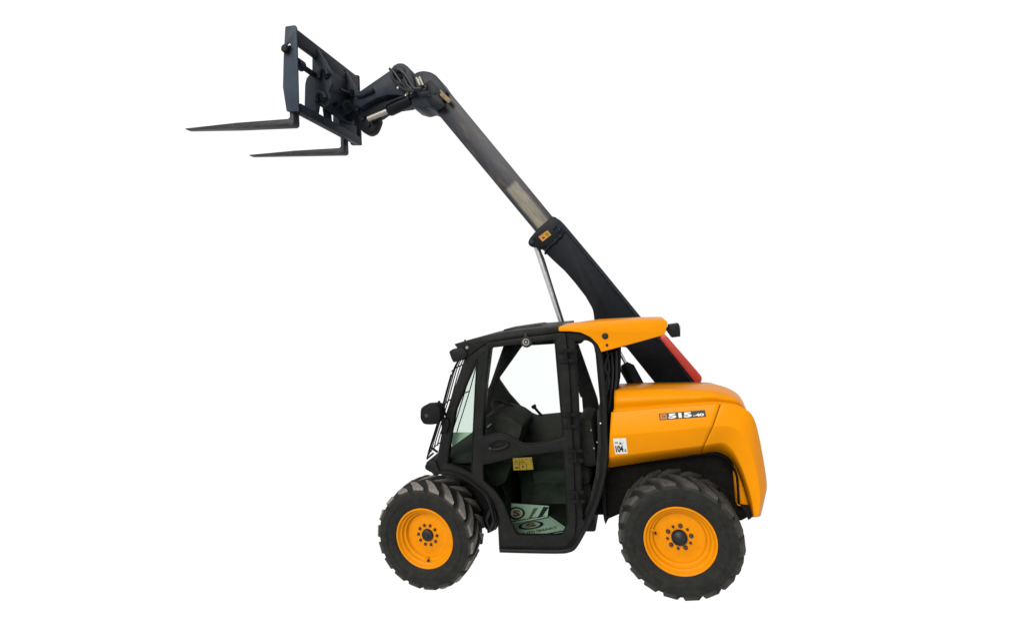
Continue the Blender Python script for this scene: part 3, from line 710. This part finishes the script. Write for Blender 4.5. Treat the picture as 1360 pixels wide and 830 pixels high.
# inner boom
pA = U3(586.6, 110, YB0+.03); pB = U3(732.4, 287, YB0+.03); ang = math.atan2(pB.z-pA.z, pB.x-pA.x)
mid = U3(676, 249, YB0+.03)
IB = inner_boom_mat(ang, mid)
ibm = prism_bm([pl(rnd([(584, 107.5), (734, 289), (745, 303), (722, 322), (712, 309), (577, 146.5)], 0), YB0+.03)], None, Vector((0, .16, 0)), .010)
ib = put('inner_boom', ibm, [IB], T)
prism('wear_pad', rnd([(580.5, 123.5), (585.5, 119.5), (599.5, 133.5), (595.5, 137.5)], 1), YB0-.024, YB0-.008, 'tan', ib, bevel=.003)
# red strip along the back of the boom
prism('boom_rest_cushion', rnd([(876.5, 450), (878.5, 446.5, 1), (885.5, 446.5), (932, 500, 3), (932.5, 504), (929.5, 510.5, 2), (924.5, 510)], 1.5), YB0-.03, YB1-.03, 'red', T, bevel=.014)
# lift ram
lc_ = empty('lift_cylinder', U3(750, 440, .14), T)
a = U3(713.5, 330, .14); c = U3(747.3, 432, .14); e = c+(c-a)*.30
put('rod', tube_bm([a-(c-a)*.06, c+(c-a)*.02], .027, 20), 'chrome', lc_)
put('barrel', tube_bm([c+(c-a)*.0, c+(c-a)*.9], .05, 20), 'boom', lc_)
put('feed_pipe', tube_bm([U3(715.5, 329, .10), U3(722, 344, .09), U3(750, 434, .09)], .008, 8), 'hose', lc_)
# compensating ram behind the cab
cc = empty('compensating_cylinder', U3(845, 512, .1), T)
put('rod', tube_bm([U3(820, 462, 0), U3(834, 488, 0)], .014, 12), 'chrome', cc)
put('barrel', tube_bm([U3(829, 483, 0), U3(833, 489, 0), U3(852, 524, 0)], [.03, .062, .062], 16), 'boom', cc)
# boom head, gooseneck, tilt ram
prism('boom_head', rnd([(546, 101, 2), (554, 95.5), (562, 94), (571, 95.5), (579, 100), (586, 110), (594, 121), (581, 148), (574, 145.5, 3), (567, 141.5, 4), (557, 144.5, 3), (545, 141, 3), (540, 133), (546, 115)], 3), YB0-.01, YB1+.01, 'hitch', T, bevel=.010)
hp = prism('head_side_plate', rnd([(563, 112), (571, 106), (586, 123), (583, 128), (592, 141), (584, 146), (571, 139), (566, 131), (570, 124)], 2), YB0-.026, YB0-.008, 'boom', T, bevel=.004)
for x, y, r in ((556, 108, .020), (559, 116, .017), (577.5, 124.5, .013), (571, 128, .014), (566, 116, .02)):
    put('bolt', lathe_bm([(0, -.016), (r*.6, -.016), (r, -.010), (r, .012)], c=U3(x, y, YB0-.02), seg=10), 'steel' if y < 118 and x < 562 else 'hitch', hp, 30)
for p, q_ in (((553, 104), (559, 116)), ((557, 103), (562, 114))):
    put('fitting', tube_bm([U3(*p, YB0-.03), U3(*q_, YB0-.03)], .013, 8), 'steel', hp)
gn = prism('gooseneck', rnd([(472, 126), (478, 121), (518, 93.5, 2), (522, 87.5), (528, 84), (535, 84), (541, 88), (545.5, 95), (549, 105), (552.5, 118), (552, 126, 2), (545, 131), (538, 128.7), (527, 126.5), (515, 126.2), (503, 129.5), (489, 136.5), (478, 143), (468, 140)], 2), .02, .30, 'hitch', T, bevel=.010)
for x, y, r in ((529, 117.5, .014), (534, 118, .011), (541, 125, .014), (546, 124, .012), (529, 112, .012), (539.5, 127.5, .013)):
    put('bolt', lathe_bm([(0, -.014), (r*.6, -.014), (r, -.008), (r, .006)], c=U3(x, y, .02), seg=10), 'steel', gn, 30)
put('pivot_boss', lathe_bm([(0, -.02), (.03, -.02), (.05, -.012), (.055, .01)], c=U3(532, 97, .02), seg=24), 'hitch', gn, 30)
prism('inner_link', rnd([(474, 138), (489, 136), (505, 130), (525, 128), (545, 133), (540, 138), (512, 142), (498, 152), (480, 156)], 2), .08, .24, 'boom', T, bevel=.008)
tcyl = empty('tilt_cylinder', U3(528, 142, .15), T)
a = U3(546, 133, .06); c = U3(515.5, 147.5, .06)
put('barrel', tube_bm([a, a.lerp(c, .9), c], [.056, .056, .048], 20), 'boom', tcyl)
put('rod', tube_bm([c, U3(489, 158.5, .06)], .024, 16), 'steel', tcyl)
put('feed_pipe', tube_bm(cat([U3(538, 128.5, .0), U3(527, 132, .0), U3(513, 139, .0), U3(512, 142, .0)]), .010, 8), 'hitch', tcyl)
hoses = [[(517.5, 92), (524, 97), (531, 107), (537, 115), (546, 120), (558, 120)],
         [(520, 95), (522, 105), (528, 111), (533, 117), (543, 121), (552, 119.5), (560, 114)],
         [(524, 92), (533, 95), (540, 102), (546, 112), (551, 118), (560, 118)],
         [(526, 89), (536, 99), (538, 108), (544, 117), (556, 121), (566, 119)],
         [(519, 100), (524, 108), (535, 112), (541, 119), (550, 122)]]
for k, h in enumerate(hoses):
    put('hydraulic_hose', tube_bm(cat([U3(x, y, (0 if i in (0,) else -.02)-.012*(k % 3)) for i, (x, y) in enumerate(h)]), .0125, 8), 'hose', T)
put('grease_pipe', tube_bm(cat([U3(x, y, .0) for x, y in [(473, 127.5), (480, 127), (489, 123), (496, 119.5)]]), [.014]*12+[.018]*7, 8), 'hitch', gn)

# hitch --------------------------------------------------------------------
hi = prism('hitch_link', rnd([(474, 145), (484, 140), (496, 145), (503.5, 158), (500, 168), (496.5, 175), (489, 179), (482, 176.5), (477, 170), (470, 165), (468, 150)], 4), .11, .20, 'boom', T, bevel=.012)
for x, y, r in ((482, 157, .030), (490, 166, .02)):
    put('pin', lathe_bm([(0, -.012), (r*.5, -.012), (r*.55, -.02), (r*.8, -.02), (r, -.010), (r, .01)], c=U3(x, y, .11), seg=18), 'hitch', hi, 30)

# fork carriage -------------------------------------------------------------
YN, YFAR = -.50, .47
ct = U3(388, 34, YN); cb = U3(392, 148, YN); cu = (ct-cb).normalized(); cn = cu.cross(Vector((0, 1, 0))).normalized()
if cn.x < 0: cn = -cn                       # towards the boom
fc = empty('fork_carriage', cb, T)
def onc(pts, off=0): return [UP(x, y, cb+cn*off, cn) for x, y in pts]
def cpl(name, pts, off, th, mt='hitch', bevel=.006, r=0, parent=None, holes=()):
    if r: pts = rnd(pts, r)
    return put(name, prism_bm([onc(pts, off)]+[onc(h, off) for h in holes], None, cn*(-th), bevel), mt, parent or fc)
ph = circ(383.2, 60.3, 2.6, 2.9, 12)
prism('side_plate', rnd([(378.7, 35.5, 2), (392, 33.5, 2), (393.6, 37), (396.3, 148, 1), (380.5, 148.5, 2), (375.5, 116), (376.5, 75)], 1.5), YN, YN+.016, 'plate', fc, holes=[ph], bevel=.003)
def far(px, py):                              # where the same spot of the near plate lies on the far plate
    p = U3(px, py, YN); return Vector((p.x, YFAR, p.z))
fp = [far(*p) for p in rnd([(378.7, 35.5, 2), (392, 33.5, 2), (396.3, 148, 1), (380.5, 148.5, 2), (375.5, 116), (376.5, 75)], 1.5)]
put('side_plate', prism_bm([fp], None, Vector((0, -.03, 0)), .004), 'hitch', fc)
# rails run across the machine, square to the plates
def rail(name, u0, u1, n0, n1, mt='hitch', y0=YN+.03, y1=YFAR-.03, bevel=.006):
    cs = [cb+cu*u+cn*n for u, n in ((u0, n0), (u0, n1), (u1, n1), (u1, n0))]
    lp = [Vector((p.x, y0, p.z)) for p in cs]
    return put(name, prism_bm([lp], None, Vector((0, y1-y0, 0)), bevel), mt, fc)
Hc = (ct-cb).length
rail('top_rail', Hc*.80, Hc*.965, -.015, .030)
rail('bottom_rail', -.005, .075, -.03, .035)
sp = cb+cu*(Hc*.60)+cn*(-.01)
put('fork_shaft', tube_bm([Vector((sp.x, YN+.018, sp.z)), Vector((sp.x, YFAR-.032, sp.z))], .024, 16), 'hitch', fc)
kp = U3(380.6, 66.5, YN-.004)
kb = lathe_bm([(0, -.035), (.026, -.034), (.034, -.026), (.034, -.006), (.022, .0), (.022, .02)], c=kp, seg=20)
tube_bm([kp+Vector((0, -.012, 0)), kp+Vector((.05, -.012, .012))], .010, 8, bm=kb)
put('fork_lock_pin', kb, 'boom', fc, 30)
put('clamp_collar', tube_bm([Vector((sp.x, YN+.05, sp.z)), Vector((sp.x, YN+.12, sp.z))], .045, 16), 'hitch', fc)
# quick-hitch: two upright cheeks with hooks, a back plate and struts
ck = rnd([(405, 112, 3), (407, 104, 3), (414.5, 95, 2), (414.5, 60), (420, 62), (431, 80), (440, 96), (441, 112), (436, 122), (438, 132), (431, 141), (423, 138), (420, 157), (404, 150)], 2)
prism('hitch_cheek', ck, -.22, -.19, 'hitch', fc, bevel=.005)
fck = [Vector((U3(x, y, -.22).x, .20, U3(x, y, -.22).z)) for x, y in ck]
put('hitch_cheek', prism_bm([fck], None, Vector((0, .03, 0)), .005), 'hitch', fc)
for x, y in ((429.5, 96), (426, 127)):
    hk = tube_bm(cat([U3(x-5, y+9, -.235), U3(x-5.5, y+2, -.235), U3(x-2, y-3.5, -.235), U3(x+4, y-2, -.235), U3(x+6, y+4, -.235)]), [.02]*13+[.024]*12, 10)
    put('hook', hk, 'hitch', fc)
    put('pin', tube_bm([U3(x+3, y+3, -.25), U3(x+3, y+3, .30)], .030, 16), 'boom', fc)
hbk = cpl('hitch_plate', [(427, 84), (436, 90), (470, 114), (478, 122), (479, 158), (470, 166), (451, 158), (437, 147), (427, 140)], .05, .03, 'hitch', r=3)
for x, y, r in ((456, 144.5, .058), (461.5, 126, .036), (445, 140, .022)):
    p = UP(x, y, cb+cn*.05, cn); 
    put('boss', tube_bm([p, p+cn*.07+Vector((0, -.03, 0))], r, 20), 'hitch', fc)
    put('bore', tube_bm([p+cn*.066+Vector((0, -.028, 0)), p+cn*.073+Vector((0, -.0315, 0))], r*.68, 20), 'trim', fc)
cpl('strut', [(431, 139), (440, 146), (442, 168), (434, 163)], .01, .03)
cpl('strut', [(451, 157), (474, 168), (474, 186), (451, 174)], .03, .03, r=1)
cpl('strut', [(432, 72), (455, 92), (476, 118), (470, 122), (448, 102), (430, 86)], .045, .03, 'hitch')
put('hydraulic_hose', tube_bm(cat([UP(x, y, cb+cn*.10, cn) for x, y in [(452, 119), (459, 122), (466, 126), (470, 136), (478, 143)]]), .012, 8), 'hose', fc)

# fork tines ----------------------------------------------------------------
def tine(px_heel, px_tip, y0, y1, near):
    # side outline in the plane y0, in metres along the carriage axes
    h = U3(*px_heel, y0); tp = U3(*px_tip, y0); fwd = (tp-h); ln = fwd.length; fwd.normalize(); upv = Vector((0, 1, 0)).cross(fwd).normalized()
    if upv.z < 0: upv = -upv
    th = .046
    sk = (fwd*fwd.dot(cu)+upv*upv.dot(cu)); sl = sk.dot(fwd)/sk.dot(upv)
    pts2 = [(-.0, .0), (.02, -.012), (ln*.5, -.012), (ln*.98, -.006), (ln, .004), (ln, .010), (ln*.5, .034), (.055, th), (.038, th+.014), (.034+sl*.55, .55), (.0+sl*.55, .55), (-.002, .02)]
    top_ = []
    lp = []
    for l_, v in pts2:
        lp.append(h+fwd*l_+upv*v)
    b_ = prism_bm([lp], None, Vector((0, y1-y0, 0)), .006)
    # taper the blade's width towards the tip
    ym = (y0+y1)/2
    for v in b_.verts:
        l_ = (v.co-h).dot(fwd)
        if l_ > ln*.6: k = (l_/ln-.6)/.4; v.co.y = ym+(v.co.y-ym)*(1-.45*k)
    return put('fork_tine', b_, 'tine', T)
tine((389.5, 165), (243.5, 171.5), YN+.022, YN+.100, True)
tine((456.5, 202.5), (329, 206.5), YFAR-.12, YFAR-.035, False)

# ------------------------------------------------------------------ sheets in the cab
def sheet_obj(name, q, label, group=None, draw=None):
    """q: TL, TR, BL corners in space and the pixel of BR, put on the same plane"""
    n = (q[1]-q[0]).cross(q[3]-q[0]).normalized()
    q[2] = UP(*q[2], q[0], n)
    if n.dot(CAM-q[0]) < 0: n = -n
    def f(s, t, off): return (q[3].lerp(q[2], s)).lerp(q[0].lerp(q[1], s), t)+n*(off+.0012)
    b_ = bmesh.new(); vs_ = [b_.verts.new(p) for p in q]; b_.faces.new(vs_)
    g_ = bmesh.ops.extrude_face_region(b_, geom=b_.faces[:])
    for v in g_['geom']:
        if isinstance(v, bmesh.types.BMVert): v.co -= n*.003
    D_ = Decal(f); D_.mats = ['paper']
    if draw: draw(D_)
    merge(D_.bm, b_)
    bmesh.ops.recalc_face_normals(D_.bm, faces=D_.bm.faces)
    o_ = put(name, D_.bm, D_.mats, None, 0); tag(o_, label, 'leaflet', group); return o_
def logo(D_, cx, cy, rx, ry):
    D_.poly(circ(cx, cy, rx, ry, 28), 'navy_ink_and_shade', 1, [circ(cx, cy, rx*.74, ry*.74, 28)])
    D_.poly(circ(cx, cy, rx*.72, ry*.72, 24), 'paper', 2)
    D_.text('S', cx-rx*.42, cy-ry*.5, cx+rx*.42, cy+ry*.5, 'red_ink', 3, .05)
def draw_low(D_):
    logo(D_, .44, .60, .27, .21); D_.text('AUTO', .12, .19, .40, .31, 'black_ink_and_shade', 1, .03, .02); D_.text('SMART', .42, .19, .86, .31, 'grey_ink', 1, .03, .02)
    D_.rect(0, .965, .97, 1, 'navy_ink_and_shade', 1); D_.rect(.45, .0, 1, .05, 'navy_ink_and_shade', 1); D_.rect(.93, .05, .935, .98, 'grey_ink', 1)  # dark strip on the top edge paints the shadow line between the leaflets
def draw_up(D_):
    logo(D_, .25, .50, .20, .33); D_.poly([(.52, .12), (.60, .14), (.76, .80), (.66, .78)], 'grey_ink', 1); D_.poly([(.74, .05), (.86, .08), (1, .88), (.88, .90)], 'navy_ink_and_shade', 1)
    D_.rect(.0, .10, .95, .15, 'black_ink_and_shade', 1)  # painted shadow line where the other leaflet overlaps
YP = Y0+.10
def zplane(px, py, z): 
    r = ray(px, py); return CAM+r*((z-CAM.z)/r.z)
zz = zf+.006
ql = [zplane(673, 694, zz), zplane(727, 683, zz), (757, 704), zplane(687, 717, zz)]
sheet_obj('leaflet', ql, 'pale green leaflet with red logo in a dark ring, lying lower in the cab footwell', draw=draw_low)
qu = [U3(670.5, 667.5, -.33), U3(729, 671.5, -.25), (727, 686), zplane(674, 697, zz+.004)]
sheet_obj('leaflet', qu, 'pale leaflet with dark blue stripe, tilted behind the other leaflet in the footwell', draw=draw_up)
qd = [U3(600, 574, -.60), U3(627, 574, -.60), (613.2, 583.8), U3(600.5, 593, -.62)]  # plain pale green triangle behind the quarter pane
o = sheet_obj('pale_sheet', qd, 'blank pale green triangular sheet behind the front quarter window'); o['category'] = 'paper'
